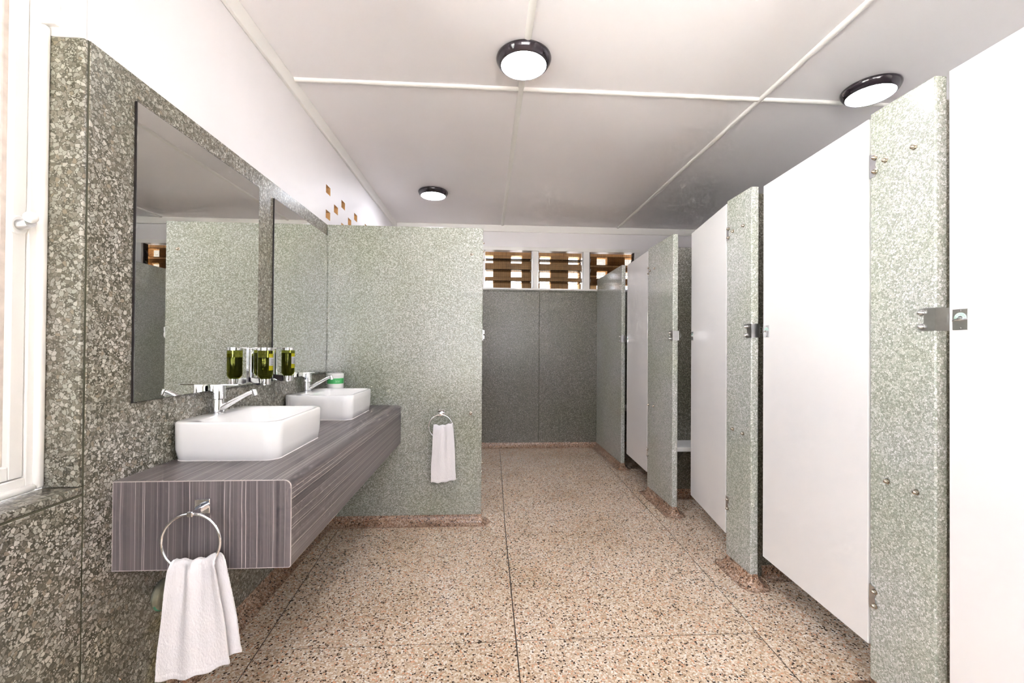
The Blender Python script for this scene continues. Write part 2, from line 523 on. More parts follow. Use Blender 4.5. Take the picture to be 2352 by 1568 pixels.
def struct(o, label=None, cat=None):
    o['kind'] = 'structure'
    if label: o['label'] = label
    if cat: o['category'] = cat
    return o

def shift(o, loc):
    """geometry was written in world coordinates; parent is an empty at loc"""
    o.matrix_parent_inverse = Matrix.Translation(Vector(loc)).inverted()
    return o

def copy_tree(o, parent=None):
    c = o.copy(); COL.objects.link(c)
    c.parent = parent
    if parent is not None:
        c.matrix_parent_inverse = o.matrix_parent_inverse.copy()
    for ch in list(o.children):
        copy_tree(ch, c)
    return c

COVE_R = 0.062
def cove_profile(r=COVE_R, n=7):
    return [(r - r * cos(pi / 2 * k / n), r - r * sin(pi / 2 * k / n)) for k in range(n + 1)]

def cove_strip(bm, p0, p1, out):
    """concave fillet along p0->p1 (2D), bulging toward unit vector out"""
    prof = cove_profile()
    A, B = [], []
    for o_, z in prof + [(0.0, 0.0)]:
        A.append(bm.verts.new((p0[0] + out[0] * o_, p0[1] + out[1] * o_, z)))
        B.append(bm.verts.new((p1[0] + out[0] * o_, p1[1] + out[1] * o_, z)))
    n = len(A)
    for k in range(n):
        bm.faces.new((A[k], A[(k + 1) % n], B[(k + 1) % n], B[k]))
    bm.faces.new(A); bm.faces.new(B)

def cove_ring(bm, x0, x1, y0, y1):
    loops = []
    for o_, z in cove_profile():
        loops.append([(px, py, z) for px, py in rrect(x0 - o_ - .001, x1 + o_ + .001, y0 - o_ - .001, y1 + o_ + .001, o_ + 0.004, 5)])
    loft(bm, loops, cap0=False, cap1=False)
    # inner skirt so the fillet is a closed shell
    loft(bm, [[(px, py, COVE_R) for px, py in rrect(x0 - .001, x1 + .001, y0 - .001, y1 + .001, 0.004, 5)],
              [(px, py, 0.0) for px, py in rrect(x0 - .001, x1 + .001, y0 - .001, y1 + .001, 0.004, 5)]], cap0=False, cap1=False)

# ================================================================== STRUCTURE
# ---- floor: slabs between dark dividing strips
bm = bmesh.new()
box(bm, -0.012, XW, YF, YB + 0.0, -0.06, -0.0025)
floor = struct(finish(bm, 'floor', 'joint'), 'speckled tan terrazzo floor divided by thin dark strips', 'floor')
def lerp_line(pts):
    def f(y):
        for (x0, y0), (x1, y1) in zip(pts[:-1], pts[1:]):
            if y <= y1 or (x1, y1) == pts[-1]:
                t = (y - y0) / (y1 - y0)
                return x0 + (x1 - x0) * t
    return f
g1 = lerp_line([(0.215, YF), (0.205, 1.677), (0.124, 2.972), (0.12, YB)])
g2 = lerp_line([(1.255, YF), (1.255, 1.622), (1.261, 3.029), (1.29, 4.756), (1.30, YB)])
g3 = lerp_line([(2.21, YF), (2.307, 1.568), (2.374, 2.873), (2.446, 5.221), (2.45, YB)])
g4 = lerp_line([(2.80, YF), (2.80, YB)])
left = lambda y: 0.0
right = lambda y: XW - 0.02
cols = [(left, g1, []), (g1, g2, [-.35, .75, 1.852, 2.93, 4.049]), (g2, g3, [-.35, .75, 1.855, 2.925, 4.049]), (g3, g4, []), (g4, right, [2.31, 3.59])]
GAP = 0.0024
for a, b_, cuts in cols:
    ys = [YF] + cuts + [YB]
    for y0, y1 in zip(ys[:-1], ys[1:]):
        n = 6
        yy = [y0 + GAP + (y1 - y0 - 2 * GAP) * k / n for k in range(n + 1)]
        poly = [(a(y) + GAP, y) for y in yy] + [(b_(y) - GAP, y) for y in reversed(yy)]
        bm = bmesh.new()
        prism(bm, poly, 'z', -0.02, 0.0)
        finish(bm, 'floor_slab', 'floor_terrazzo', floor)

# ---- ceiling: sheets behind half-round cover battens
bm = bmesh.new()
box(bm, -0.2, XW + .1, YF - .1, YB + .1, ZC + 0.006, ZC + 0.10)
ceiling = struct(finish(bm, 'ceiling', 'ceil_paint'), 'off-white sheeted ceiling with half-round cover battens', 'ceiling')
xs = [-0.012, 1.3145, 2.7864, XW]
ysb = [YF, -0.05, 2.5536, YB]
for x0, x1 in zip(xs[:-1], xs[1:]):
    for y0, y1 in zip(ysb[:-1], ysb[1:]):
        bm = bmesh.new()
        box(bm, x0 + .001, x1 - .001, y0 + .001, y1 - .001, ZC, ZC + 0.005)
        finish(bm, 'ceiling_sheet', 'ceil_paint', ceiling)
def half_round(p0, p1, w=0.036, h=0.014):
    bm = bmesh.new()
    d = (Vector(p1) - Vector(p0)).normalized()
    n = Vector((-d.y, d.x, 0))
    A, B = [], []
    for k in range(9):
        a = pi * k / 8
        off = n * (w / 2 * cos(a)) + Vector((0, 0, -h * sin(a)))
        A.append(bm.verts.new(Vector(p0) + off)); B.append(bm.verts.new(Vector(p1) + off))
    for k in range(8):
        bm.faces.new((A[k], A[k + 1], B[k + 1], B[k]))
    bm.faces.new(A); bm.faces.new(B); bm.faces.new((A[0], B[0], B[8], A[8]))
    return finish(bm, 'batten', 'trim_paint', ceiling, smooth=True, angle=50)
half_round((1.3145, YF, ZC), (1.3145, YB, ZC))
half_round((2.7864, YF, ZC), (2.7864, YB, ZC))
for yb_ in (2.5536, -0.05):
    for x0, x1 in ((0, 1.3), (1.329, 2.772), (2.80, XW)):
        half_round((x0, yb_, ZC), (x1, yb_, ZC))

# ---- left wall: painted masonry with a casement opening and a vent pattern of square holes
bm = bmesh.new()
holes = [(WL0, 1.283, 0.83, WLZ1)]
for ky in range(7):
    for kz, z in enumerate((2.357, 2.180)):
        holes.append((3.15 + .325 * ky - .043, 3.15 + .325 * ky + .043, z - .029, z + .029))
for ky in range(6):
    holes.append((3.3125 + .325 * ky - .043, 3.3125 + .325 * ky + .043, 2.2685 - .029, 2.2685 + .029))
panel_with_holes(bm, 'x', -0.205, -0.008, YF - .1, YB + 0.2, -0.05, ZC + 0.02, holes, 0, 1)
for f in bm.faces:   # the window opening keeps painted reveals
    c = f.calc_center_median()
    if f.material_index == 1 and c.y < 2: f.material_index = 0
wall_left = struct(finish(bm, 'wall_left', ['paint', 'brick']), 'white painted left wall above a terrazzo dado', 'wall')
bm = bmesh.new(); box(bm, -0.008, 0.0, 1.2865, YB, 0, ZT - .0, 0.0015, 1); finish(bm, 'terrazzo_panel', 'wall_terrazzo', wall_left)
bm = bmesh.new(); box(bm, -0.008, 0.0, WL0 - .1, 1.2815, 0, 0.828, 0.0015, 1); finish(bm, 'terrazzo_panel', 'wall_terrazzo', wall_left)
bm = bmesh.new(); box(bm, -0.008, -0.002, 1.281, 1.287, 0, ZT - .002); box(bm, -0.008, -0.002, WL0, 1.282, 0.8275, 0.8335); finish(bm, 'joint_strip', 'wall_joint', wall_left)
# reveal lining of the window: terrazzo jamb with bullnose edge, terrazzo sill
bm = bmesh.new(); box(bm, -0.10, 0.0, 1.2675, 1.2815, 0.855, ZT - .004, 0.005, 3); finish(bm, 'terrazzo_jamb', 'wall_terrazzo', wall_left, smooth=True)
bm = bmesh.new(); box(bm, -0.10, 0.001, WL0, 1.2815, 0.8335, 0.855, 0.005, 3); finish(bm, 'terrazzo_sill', 'wall_terrazzo', wall_left, smooth=True)
bm = bmesh.new(); box(bm, -0.10, -0.006, 1.2675, 1.283, ZT - .004, WLZ1, 0.003, 2); box(bm, -0.10, -0.062, 1.25, 1.2675, ZT + .02, WLZ1, 0.003, 2)
finish(bm, 'painted_jamb', 'trim_paint', wall_left)
bm = bmesh.new(); box(bm, -0.10, -0.008, WL0, 1.283, WLZ1 - .012, WLZ1); finish(bm, 'painted_head', 'trim_paint', wall_left)
bm = bmesh.new(); cove_strip(bm, (0.0005, YF), (0.0005, YP - .03), (1, 0)); struct(finish(bm, 'baseboard_left', 'cove_terrazzo', smooth=True), 'brown speckled terrazzo coving along the left wall', 'baseboard')
# cornices
bm = bmesh.new(); box(bm, -0.008, 0.012, YF, YB, 2.700, ZC, 0.004, 2); struct(finish(bm, 'trim_1', 'trim_paint'), 'white cornice board along the left wall', 'trim')
bm = bmesh.new(); box(bm, 0.012, XW, YB - 0.02, YB + .005, 2.700, ZC, 0.004, 2); struct(finish(bm, 'trim_2', 'trim_paint'), 'white cornice board along the back wall', 'trim')

# ---- back wall with a row of three louvre openings
WX = [(1.0885, 1.7011), (1.7628, 2.3465), (2.4249, 3.0059)]
WZ0, WZ1 = 1.9956, 2.468
bm = bmesh.new()
panel_with_holes(bm, 'y', YB, YB + 0.10, -0.01, XW + .1, -0.05, ZC + 0.02, [(WX[0][0] - .03, WX[2][1] + .03, WZ0 - .022, WZ1 + .0)])
wall_back = struct(finish(bm, 'wall_back', 'paint'), 'back wall, white above grey terrazzo panels', 'wall')
for x0, x1 in ((0.0, 1.786), (1.790, XW)):
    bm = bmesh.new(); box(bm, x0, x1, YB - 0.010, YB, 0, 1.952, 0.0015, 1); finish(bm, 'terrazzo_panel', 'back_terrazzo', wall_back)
bm = bmesh.new(); box(bm, 0.0, XW, YB - 0.012, YB, 1.955, 1.974, 0.002, 1); finish(bm, 'terrazzo_capping', 'back_terrazzo', wall_back)
bm = bmesh.new(); box(bm, 1.786, 1.790, YB - 0.007, YB, 0, 1.952); box(bm, 0, XW, YB - .007, YB, 1.951, 1.956); finish(bm, 'joint_strip', 'wall_joint', wall_back)
bm = bmesh.new(); cove_strip(bm, (0.0, YB - .0105), (XW, YB - .0105), (0, -1)); struct(finish(bm, 'baseboard_back', 'cove_terrazzo', smooth=True), 'brown speckled terrazzo coving along the back wall', 'baseboard')

# ---- right wall and the wall behind the camera
bm = bmesh.new(); box(bm, XW, XW + .1, YF - .1, YB + .1, -.05, ZC + .02)
wall_right = struct(finish(bm, 'wall_right', 'paint'), 'white right wall behind the cubicles', 'wall')
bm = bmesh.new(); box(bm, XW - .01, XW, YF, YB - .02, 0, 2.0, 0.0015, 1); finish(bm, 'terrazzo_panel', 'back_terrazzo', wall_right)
bm = bmesh.new()
panel_with_holes(bm, 'y', YF - 0.15, YF, -0.01, XW + .1, -0.05, ZC + 0.02, [WF])
wall_front = struct(finish(bm, 'wall_front', 'paint'), 'white wall behind the viewer with a wide window', 'wall')
bm = bmesh.new()
panel_with_holes(bm, 'y', YF - .002, YF + .010, 0.0, XW, 0.0, 2.0, [(WF[0] - .04, WF[1] + .04, WF[2] - .05, 2.0)])
finish(bm, 'terrazzo_panel', 'back_terrazzo', wall_front)

# ================================================================== WINDOWS
# casement in the left wall
win = struct(thing('window_1', 'white painted casement window at the left edge', 'window', (-0.12, 1.0, WLZ0)))
def wpart(bm, name, mat, parent, smooth=False, loc=(-0.12, 1.0, WLZ0)):
    return shift(finish(bm, name, mat, parent, smooth), loc) if parent is win else finish(bm, name, mat, parent, smooth)
bm = bmesh.new()
def frame_boxes(bm, xa, xb, ya, yb, za, zb, w, bev=0.003):
    box(bm, xa, xb, ya, ya + w, za, zb, bev); box(bm, xa, xb, yb - w, yb, za, zb, bev)
    box(bm, xa, xb, ya + w, yb - w, za, za + w, bev); box(bm, xa, xb, ya + w, yb - w, zb - w, zb, bev)
frame_boxes(bm, -0.165, -0.098, WL0, 1.268, WLZ0, WLZ1, 0.040)
wpart(bm, 'frame', 'trim_paint', win)
bm = bmesh.new()   # rounded cover moulding against the terrazzo jamb
box(bm, -0.104, -0.084, 1.246, 1.2675, 0.858, 2.122, 0.008, 4); box(bm, -0.104, -0.084, WL0, 1.246, 0.857, 0.875, 0.007, 4)
wpart(bm, 'cover_moulding', 'trim_paint', win, True)
for ya, yb in ((WL0 + .042, 0.24), (0.245, 1.226)):
    bm = bmesh.new(); frame_boxes(bm, -0.155, -0.102, ya, yb, WLZ0 + .042, WLZ1 - .042, 0.036)
    sash = wpart(bm, 'sash', 'trim_paint', win)
    bm = bmesh.new(); frame_boxes(bm, -0.150, -0.116, ya + .034, yb - .034, WLZ0 + .076, WLZ1 - .076, 0.018, 0.004)
    finish(bm, 'glazing_bead', 'old_frame', sash)
    bm = bmesh.new(); box(bm, -0.136, -0.132, ya + .05, yb - .05, WLZ0 + .09, WLZ1 - .09); finish(bm, 'pane', 'glass', sash)
bm = bmesh.new()
lathe(bm, [(0.024, -0.103), (0.024, -0.098), (0.021, -0.095)], 32, 'x', (0, 1.204, 1.560))
hd = wpart(bm, 'handle', 'plastic_white', win, True)
bm = bmesh.new(); tube(bm, [(-0.097, 1.203, 1.560), (-0.075, 1.196, 1.561), (-0.055, 1.188, 1.563)], [0.014, 0.0125, 0.012], 20); finish(bm, 'handle_neck', 'steel', hd, True)
bm = bmesh.new(); bmesh.ops.create_uvsphere(bm, u_segments=24, v_segments=16, radius=0.0145, matrix=Matrix.Translation((-0.046, 1.180, 1.574))); finish(bm, 'handle_knob', 'plastic_white', hd, True)

# louvre windows in the back wall
bm = bmesh.new()
box(bm, 1.05, 3.075, YB - .014, YB + .01, WZ1, 2.512, 0.003); box(bm, 3.0059, 3.075, YB - .014, YB + .01, WZ0 - .02, WZ1, 0.003)
box(bm, 1.05, 1.0885, YB - .014, YB + .01, WZ0 - .02, WZ1, 0.003)
for a, b_ in ((WX[0][1], WX[1][0]), (WX[1][1], WX[2][0])):
    box(bm, a, b_, YB - .010, YB + .095, WZ0 - .02, WZ1, 0.003)
box(bm, 1.05, 3.075, YB - .022, YB + .095, WZ0 - .022, WZ0, 0.003)
struct(finish(bm, 'trim_3', 'trim_paint'), 'white timber surround of the three louvre windows', 'trim')
LOUV = ['louvre window nearest the grey partition, blades level', 'middle louvre window, blades level', 'louvre window nearest the cubicles, blades tilted and smoky']
for i, (x0, x1) in enumerate(WX):
    w = struct(thing('window_%d' % (i + 2), LOUV[i], 'window', ((x0 + x1) / 2, YB + .05, WZ0)))
    L0 = ((x0 + x1) / 2, YB + .05, WZ0)
    for side, s in ((x0, 1), (x1, -1)):
        bm = bmesh.new(); box(bm, side, side + s * .014, YB + .012, YB + .075, WZ0, WZ1)
        shift(finish(bm, 'louvre_channel', 'steel' if i < 2 else 'dark_edge', w), L0)
    tilts = (radians(-4), radians(-4), radians(-4)) if i < 2 else (radians(-52), radians(-52), radians(-52))
    zs = (2.355, 2.222, 2.080) if i < 2 else (2.365, 2.235, 2.105)
    for z, t in zip(zs, tilts):
        bm = bmesh.new()
        d = 0.062
        box(bm, x0 + .016, x1 - .016, -d, d, -0.003, 0.003, 0.002)
        bmesh.ops.transform(bm, matrix=Matrix.Translation((0, YB + .048, z)) @ Matrix.Rotation(t, 4, 'X'), verts=bm.verts)
        bl = shift(finish(bm, 'louvre_blade', 'smoke_glass', w), L0)
        bm = bmesh.new()
        for xx in (x0 + .012, x1 - .026):
            box(bm, xx, xx + .014, -0.03, .03, -0.007, 0.007, 0.002)
        bmesh.ops.transform(bm, matrix=Matrix.Translation((0, YB + .048, z)) @ Matrix.Rotation(t, 4, 'X'), verts=bm.verts)
        finish(bm, 'blade_clip', 'steel', bl)
    bm = bmesh.new()
    ym = YB + .112
    n = int((x1 - x0) / .0125)
    for k in range(n + 1):
        xx = x0 + (x1 - x0) * k / n
        box(bm, xx - .0011, xx + .0011, ym - .001, ym + .001, WZ0 - .01, WZ1 + .01)
    n = int((WZ1 - WZ0) / .0125)
    for k in range(n + 1):
        zz = WZ0 + (WZ1 - WZ0) * k / n
        box(bm, x0, x1, ym - .001, ym + .001, zz - .0011, zz + .0011)
    s = shift(finish(bm, 'insect_mesh', 'mesh', w), L0)
    s['kind'] = 'stuff'

# brick screen outside the louvres
bw = struct(thing('wall_outside', 'tan brick ventilation screen outside the louvre windows', 'wall', (2.0, 5.70, 1.7)))
PX, HX, PZ, HZ = 0.376, 0.142, 0.1775, 0.10
bz = [2.342 + .1775, 2.342, 2.342 - .1775, 2.342 - .355]     # hole bottoms
proto_pier = proto_course = None
for k in range(-1, 6):
    hx = 1.063 + PX * k           # hole start
    for z in bz[1:]:
        bm = bmesh.new(); box(bm, -(PX - HX) / 2 + .001, (PX - HX) / 2 - .001, -.055, .055, 0.001, HZ - .001, .002, 1)
        if proto_pier is None:
            o = proto_pier = finish(bm, 'brick', 'brick', bw)
        else:
            bm.free(); o = proto_pier.copy(); COL.objects.link(o); o.parent = bw
        o.location = Vector((hx + HX + (PX - HX) / 2, 5.675, z)) - bw.location
    for z in [bz[1] + HZ] + [q - (PZ - HZ) for q in bz[1:]]:
        bm = bmesh.new(); box(bm, -PX / 2 + .001, PX / 2 - .001, -.055, .055, 0.001, PZ - HZ - .001, .002, 1)
        if proto_course is None:
            o = proto_course = finish(bm, 'brick', 'brick', bw)
        else:
            bm.free(); o = proto_course.copy(); COL.objects.link(o); o.parent = bw
        o.location = Vector((hx + HX + (PX - HX) / 2 - PX / 2 + .05, 5.675, z)) - bw.location
bm = bmesh.new(); box(bm, 0.6, 3.6, 5.62, 5.73, 2.5195, 2.9); box(bm, 0.6, 3.6, 5.62, 5.73, 0.2, 1.90); shift(finish(bm, 'masonry', 'brick', bw), bw.location)

# wide window behind the viewer
wf = struct(thing('window_5', 'wide window behind the viewer', 'window', (WF[0], YF - .08, WF[2])))
bm = bmesh.new()
x0, x1, z0, z1 = WF
yy0, yy1 = YF - .10, YF - .05
for a in range(5):
    xx = x0 + (x1 - x0 - .05) * a / 4
    box(bm, xx, xx + .05, yy0, yy1, z0, z1)
for zz in (z0, z0 + 1.1, z1 - .05):
    box(bm, x0, x1, yy0 + .002, yy1 - .002, zz, zz + .05)
shift(finish(bm, 'frame', 'trim_paint', wf), wf.location)

bm = bmesh.new(); box(bm, -40, 40, -40, 40, -0.6, -0.35); struct(finish(bm, 'ground', 'ground'), 'pale paved ground outside the windows', 'ground')

# ================================================================== HARDWARE PARTS
def dome_nut(parent, p, axis, mat='brass', name='bolt', s=1.0):
    """washer + dome nut standing proud along axis (-x or -y)"""
    bm = bmesh.new()
    prof = [(0.0098 * s, 0.0), (0.0098 * s, 0.002), (0.0072 * s, 0.0025), (0.0072 * s, 0.007), (0.0062 * s, 0.0105), (0.0042 * s, 0.013), (0.0015 * s, 0.0142)]
    prof = [(r, -h) for r, h in prof]
    lathe(bm, prof, 16, axis, p)
    return finish(bm, name, mat, parent, smooth=True, angle=40)

# ---- partition beyond the vanity
pt = thing('partition', 'pale green-grey terrazzo partition with a towel ring, at the end of the vanity', 'partition')
bm = bmesh.new()
box(bm, 0.0006, 1.0931, YP, YP + .040, 0, 2.1026, 0.004, 2)
finish(bm, 'panel', 'part_terrazzo', pt)
bm = bmesh.new(); cove_ring(bm, 0.06, 1.0931, YP, YP + .040)
for v in list(bm.verts):
    if v.co.x < 0.07: v.co.x = 0.0006
finish(bm, 'cove_base', 'cove_terrazzo', pt, smooth=True)
dome_nut(pt, (1.014, YP, 1.910), 'y', s=1.25)
dome_nut(pt, (1.014, YP, 0.779), 'y', s=1.25)
bm = bmesh.new(); box(bm, 1.0931, 1.099, YP + .001, YP + .045, 1.300, 1.375, 0.001); box(bm, 1.099, 1.108, YP + .008, YP + .022, 1.31, 1.335, .002); box(bm, 1.099, 1.108, YP + .008, YP + .022, 1.345, 1.372, .002); finish(bm, 'latch_keeper', 'steel', pt)
for z in (0.42, 0.36, 2.0, 1.94, 1.88):
    bm = bmesh.new(); lathe(bm, [(0.007, 1.0931), (0.007, 1.0985), (0.004, 1.104)], 12, 'x', (0, YP + .02, z)); finish(bm, 'bolt', 'brass', pt, True)

# ---- cubicle fronts
TH = 0.040
def keeper(parent, yend):
    """folded steel keeper wrapped round the near edge of a pilaster"""
    bm = bmesh.new()
    z0, z1 = 1.312, 1.384
    t = 0.0022
    prism(bm, [(yend + .048, z0), (yend - t, z0), (yend - t, z1), (yend + .048, z1), (yend + .034, (z0 + z1) / 2 + .012), (yend + .034, (z0 + z1) / 2 - .012)], 'x', XR - t - .0005, XR - .0005)
    box(bm, XR - t, XR + TH + .008, yend - t, yend, z0, z1)
    k = finish(bm, 'latch_keeper', 'steel', parent)
    for z in (1.326, 1.371):
        b_ = dome_nut(parent, (XR - .0025, yend + .040, z), 'x', 'steel')
    bm = bmesh.new()   # bumper loop at the free end
    tube(bm, [(XR + TH + .008, yend - .004, 1.331), (XR + TH + .014, yend - .012, 1.333), (XR + TH + .014, yend - .012, 1.365), (XR + TH + .008, yend - .004, 1.367)], .0015, 6)
    finish(bm, 'keeper_loop', 'chrome', parent, True)

def hinge(parent, y, zc, half=0.043):
    bm = bmesh.new()
    t = 0.0025
    prism(bm, [(y, zc - half), (y, zc + half), (y - .022, zc + half - .004), (y - .030, zc + .026), (y - .021, zc), (y - .030, zc - .026), (y - .022, zc - half + .004)], 'x', XR - t, XR - .0002)
    finish(bm, 'hinge_plate', 'steel', parent)
    for dz in (-.025, .025):
        dome_nut(parent, (XR - t, y - .024, zc + dz), 'x')

def pilaster(y0, y1, label, hinges=True, keep=True, length_group='terrazzo pilasters of the cubicle row', bolts=()):
    """y0 near end, y1 far end"""
    p = thing('pilaster', label, 'pilaster', group=length_group)
    bm = bmesh.new()
    # slab with a small chamfer on the near top corner
    c = 0.012
    box(bm, XR, XR + TH, y0, y1, 0, ZP, 0.0045, 2)
    finish(bm, 'panel', 'pil_terrazzo', p)
    bm = bmesh.new(); cove_ring(bm, XR, XR + TH, y0, y1)
    for v in bm.verts: v.co.y = min(v.co.y, YB - .0108)
    finish(bm, 'cove_base', 'cove_terrazzo', p, smooth=True)
    if keep: keeper(p, y0)
    if hinges:
        hinge(p, y1, 1.920); hinge(p, y1, 0.357)
    for (y, z) in bolts:
        dome_nut(p, (XR, y, z), 'x')
    return p
P = [(1.275, 1.507), (2.2188, 2.4549), (3.1859, 3.6919), (4.4227, YB - .012)]
pilaster(*P[0], 'narrow terrazzo pilaster nearest the viewer, at the right', bolts=[(1.342, 1.919), (1.445, 1.920), (1.438, .792), (1.335, .788)])
pilaster(*P[1], 'narrow terrazzo pilaster, second from the viewer, between two wide white doors', bolts=[(2.290, 1.926), (2.391, 1.922), (2.385, .797), (2.289, .791)])
pilaster(*P[2], 'wider terrazzo pilaster beside the ajar cubicle door', bolts=[(3.541, 1.919), (3.636, 1.914), (3.662, .766), (3.546, .771)])
pilaster(*P[3], 'long terrazzo pilaster farthest away, running to the back wall', hinges=False)
pilaster(0.30, 0.56, 'narrow terrazzo pilaster beside the viewer, outside the picture', keep=False)

# dividers
for y, x1, lab in ((2.31, XW - .011, 'dark terrazzo divider behind the second pilaster, seen through the door gap'), (3.595, XW - .011, 'dark terrazzo divider behind the white bench, seen past the ajar door'), (1.39, XW - .011, 'terrazzo divider behind the nearest pilaster')):
    d = thing('cubicle_divider', lab, 'divider', group='dividers between the cubicles')
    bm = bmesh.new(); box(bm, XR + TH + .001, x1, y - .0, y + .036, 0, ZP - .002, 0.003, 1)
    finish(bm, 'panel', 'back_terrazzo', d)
    bm = bmesh.new(); cove_strip(bm, (XR + .12, y - .0005), (x1, y - .0005), (0, -1)); finish(bm, 'cove_base', 'cove_terrazzo', d, True)

# benches
for (x0, x1, y0, y1, z, lab) in ((XR + .07, 3.55, 3.325, 3.594, .475, 'white slab bench glimpsed past the ajar cubicle door'), (XR + .08, 3.6, 5.10, YB - .012, .535, 'white slab bench at the back wall, glimpsed through the far door gap')):
    b_ = thing('shower_bench', lab, 'bench', group='white benches in the cubicles')
    bm = bmesh.new(); box(bm, x0, x1, y0, y1, z - .035, z, .004); finish(bm, 'seat', 'plastic_white', b_)
    for xx in (x0 + .12, x1 - .15):
        bm = bmesh.new()
        prism(bm, [(y1, z - .036), (y0 + .05, z - .036), (y1, z - .2)], 'x', xx, xx + .02)
        finish(bm, 'bracket', 'steel', b_)

# doors
def letters_mesh(ch, size):
    cu = bpy.data.curves.new('t', 'FONT'); cu.body = ch; cu.size = size; cu.align_x = 'CENTER'
    cu.resolution_u = 2
    o = bpy.data.objects.new('t', cu); COL.objects.link(o)
    dg = bpy.context.evaluated_depsgraph_get()
    me = bpy.data.meshes.new_from_object(o.evaluated_get(dg))
    bpy.data.objects.remove(o); bpy.data.curves.remove(cu)
    return me
glyphs = [letters_mesh(c, 0.0052) for c in 'VACANT']

def door(hinge_y, width, ang, label, z0=0.175, z1=2.102, hinge_near=True):
    """local frame: hinge at origin, door runs along +y, front face at x=0"""
    d = thing('cubicle_door', label, 'door', (XR + .001, hinge_y, 0), group='white cubicle doors')
    d.rotation_euler = (0, 0, -ang)
    bm = bmesh.new(); box(bm, 0, 0.018, 0.004, width, z0, z1, 0.0015, 1)
    finish(bm, 'panel', 'door_white', d)
    bm = bmesh.new(); box(bm, 0.0018, 0.0165, width - .0005, width + .0012, z0 + .001, z1 - .001); finish(bm, 'edge_band', 'door_edge', d)
    # latch indicator
    yc, zc = width - .033, 1.3425
    bm = bmesh.new(); box(bm, -.0022, -.0001, yc - .020, yc + .022, zc - .031, zc + .031, .0006, 1)
    pl = finish(bm, 'latch_indicator', 'steel', d); pl['label'] = 'steel latch plate with green vacant dial'
    bm = bmesh.new()
    n = 16
    A = [(yc + .0175 * cos(pi * k / n), zc + .003 + .0175 * sin(pi * k / n)) for k in range(n + 1)]
    B = [(yc + .0075 * cos(pi * k / n), zc + .003 + .0075 * sin(pi * k / n)) for k in range(n, -1, -1)]
    B = list(reversed(B))
    for k in range(n):
        prism(bm, [A[k], A[k + 1], B[k + 1], B[k]], 'x', -.0028, -.0018)
    finish(bm, 'dial', 'dial_green', pl)
    bm = bmesh.new()
    for k, g in enumerate(glyphs):
        a = pi * (0.87 - 0.148 * k)
        # viewed from -x, image-right is -y
        t2 = bmesh.new(); t2.from_mesh(g)
        th = a - pi / 2
        mt = Matrix.Translation((-.0032, yc - .0108 * cos(a), zc + .003 + .0108 * sin(a))) @ Matrix(((0, 0, -1, 0), (-1, 0, 0, 0), (0, 1, 0, 0), (0, 0, 0, 1))) @ Matrix.Rotation(th, 4, 'Z')
        t2.transform(mt)
        tmp = bpy.data.meshes.new('g'); t2.to_mesh(tmp); t2.free()
        bm.from_mesh(tmp); bpy.data.meshes.remove(tmp)
    finish(bm, 'dial_lettering', 'dial_ink', pl)
    bm = bmesh.new()
    lathe(bm, [(.0065, -.0022), (.0065, -.006), (.005, -.009)], 20, 'x', (0, yc, zc))
    tube(bm, [(-.009, yc - .012, zc + .001), (-.011, yc, zc - .001), (-.009, yc + .015, zc - .004)], [.0022, .0034, .0022], 10)
    finish(bm, 'snib', 'chrome', pl, True)
    for dz in (-.026, .026):
        bm = bmesh.new(); lathe(bm, [(.0028, -.0022), (.0028, -.0032), (.0015, -.0038)], 10, 'x', (0, yc, zc + dz)); finish(bm, 'screw', 'screw', pl, True)
    # hinge straps on the hinge edge
    for z in (1.92, 0.357):
        bm = bmesh.new(); box(bm, .0182, .021, 0.006, .05, z - .04, z + .04, .0008, 1); finish(bm, 'hinge_strap', 'steel', d)
    return d
door(0.566, 0.670, 0.0, 'wide white cubicle door at the right edge, closed')
door(1.512, 0.669, radians(3.3), 'white cubicle door between the two narrow pilasters')
door(2.460, 0.665, radians(9.3), 'white cubicle door standing ajar beside the dark gap')
door(3.697, 0.664, radians(3.2), 'small-looking white cubicle door farthest from the viewer')

# ================================================================== CEILING LIGHTS
def ceiling_light(x, y, label):
    l = thing('ceiling_light', label, 'light', (x, y, ZC), group='round dark-rimmed ceiling lights')
    bm = bmesh.new(); lathe(bm, [(.128, 0.0), (.128, -.006), (.120, -.008)], 64); finish(bm, 'base', 'trim_paint', l, True)
    bm = bmesh.new()
    lathe(bm, [(.120, -.004), (.138, -.004), (.144, -.009), (.1455, -.016), (.143, -.024), (.136, -.036), (.128, -.046), (.122, -.0505), (.1185, -.051), (.1175, -.047), (.1175, -.03)], 64, cap0=False, cap1=False)
    finish(bm, 'bezel', 'bezel', l, True, angle=60)
    bm = bmesh.new(); lathe(bm, [(.1172, -.040), (.1172, -.0495), (.112, -.0535), (.09, -.057), (.05, -.0595), (.012, -.060)], 64, cap0=False); finish(bm, 'diffuser', 'diffuser', l, True)
    return l
ceiling_light(1.306, 2.270, 'large-looking round ceiling light on the middle batten')
ceiling_light(0.590, 4.300, 'small-looking round ceiling light above the grey partition')
ceiling_light(3.345, 2.390, 'round ceiling light above the cubicle doors at right')

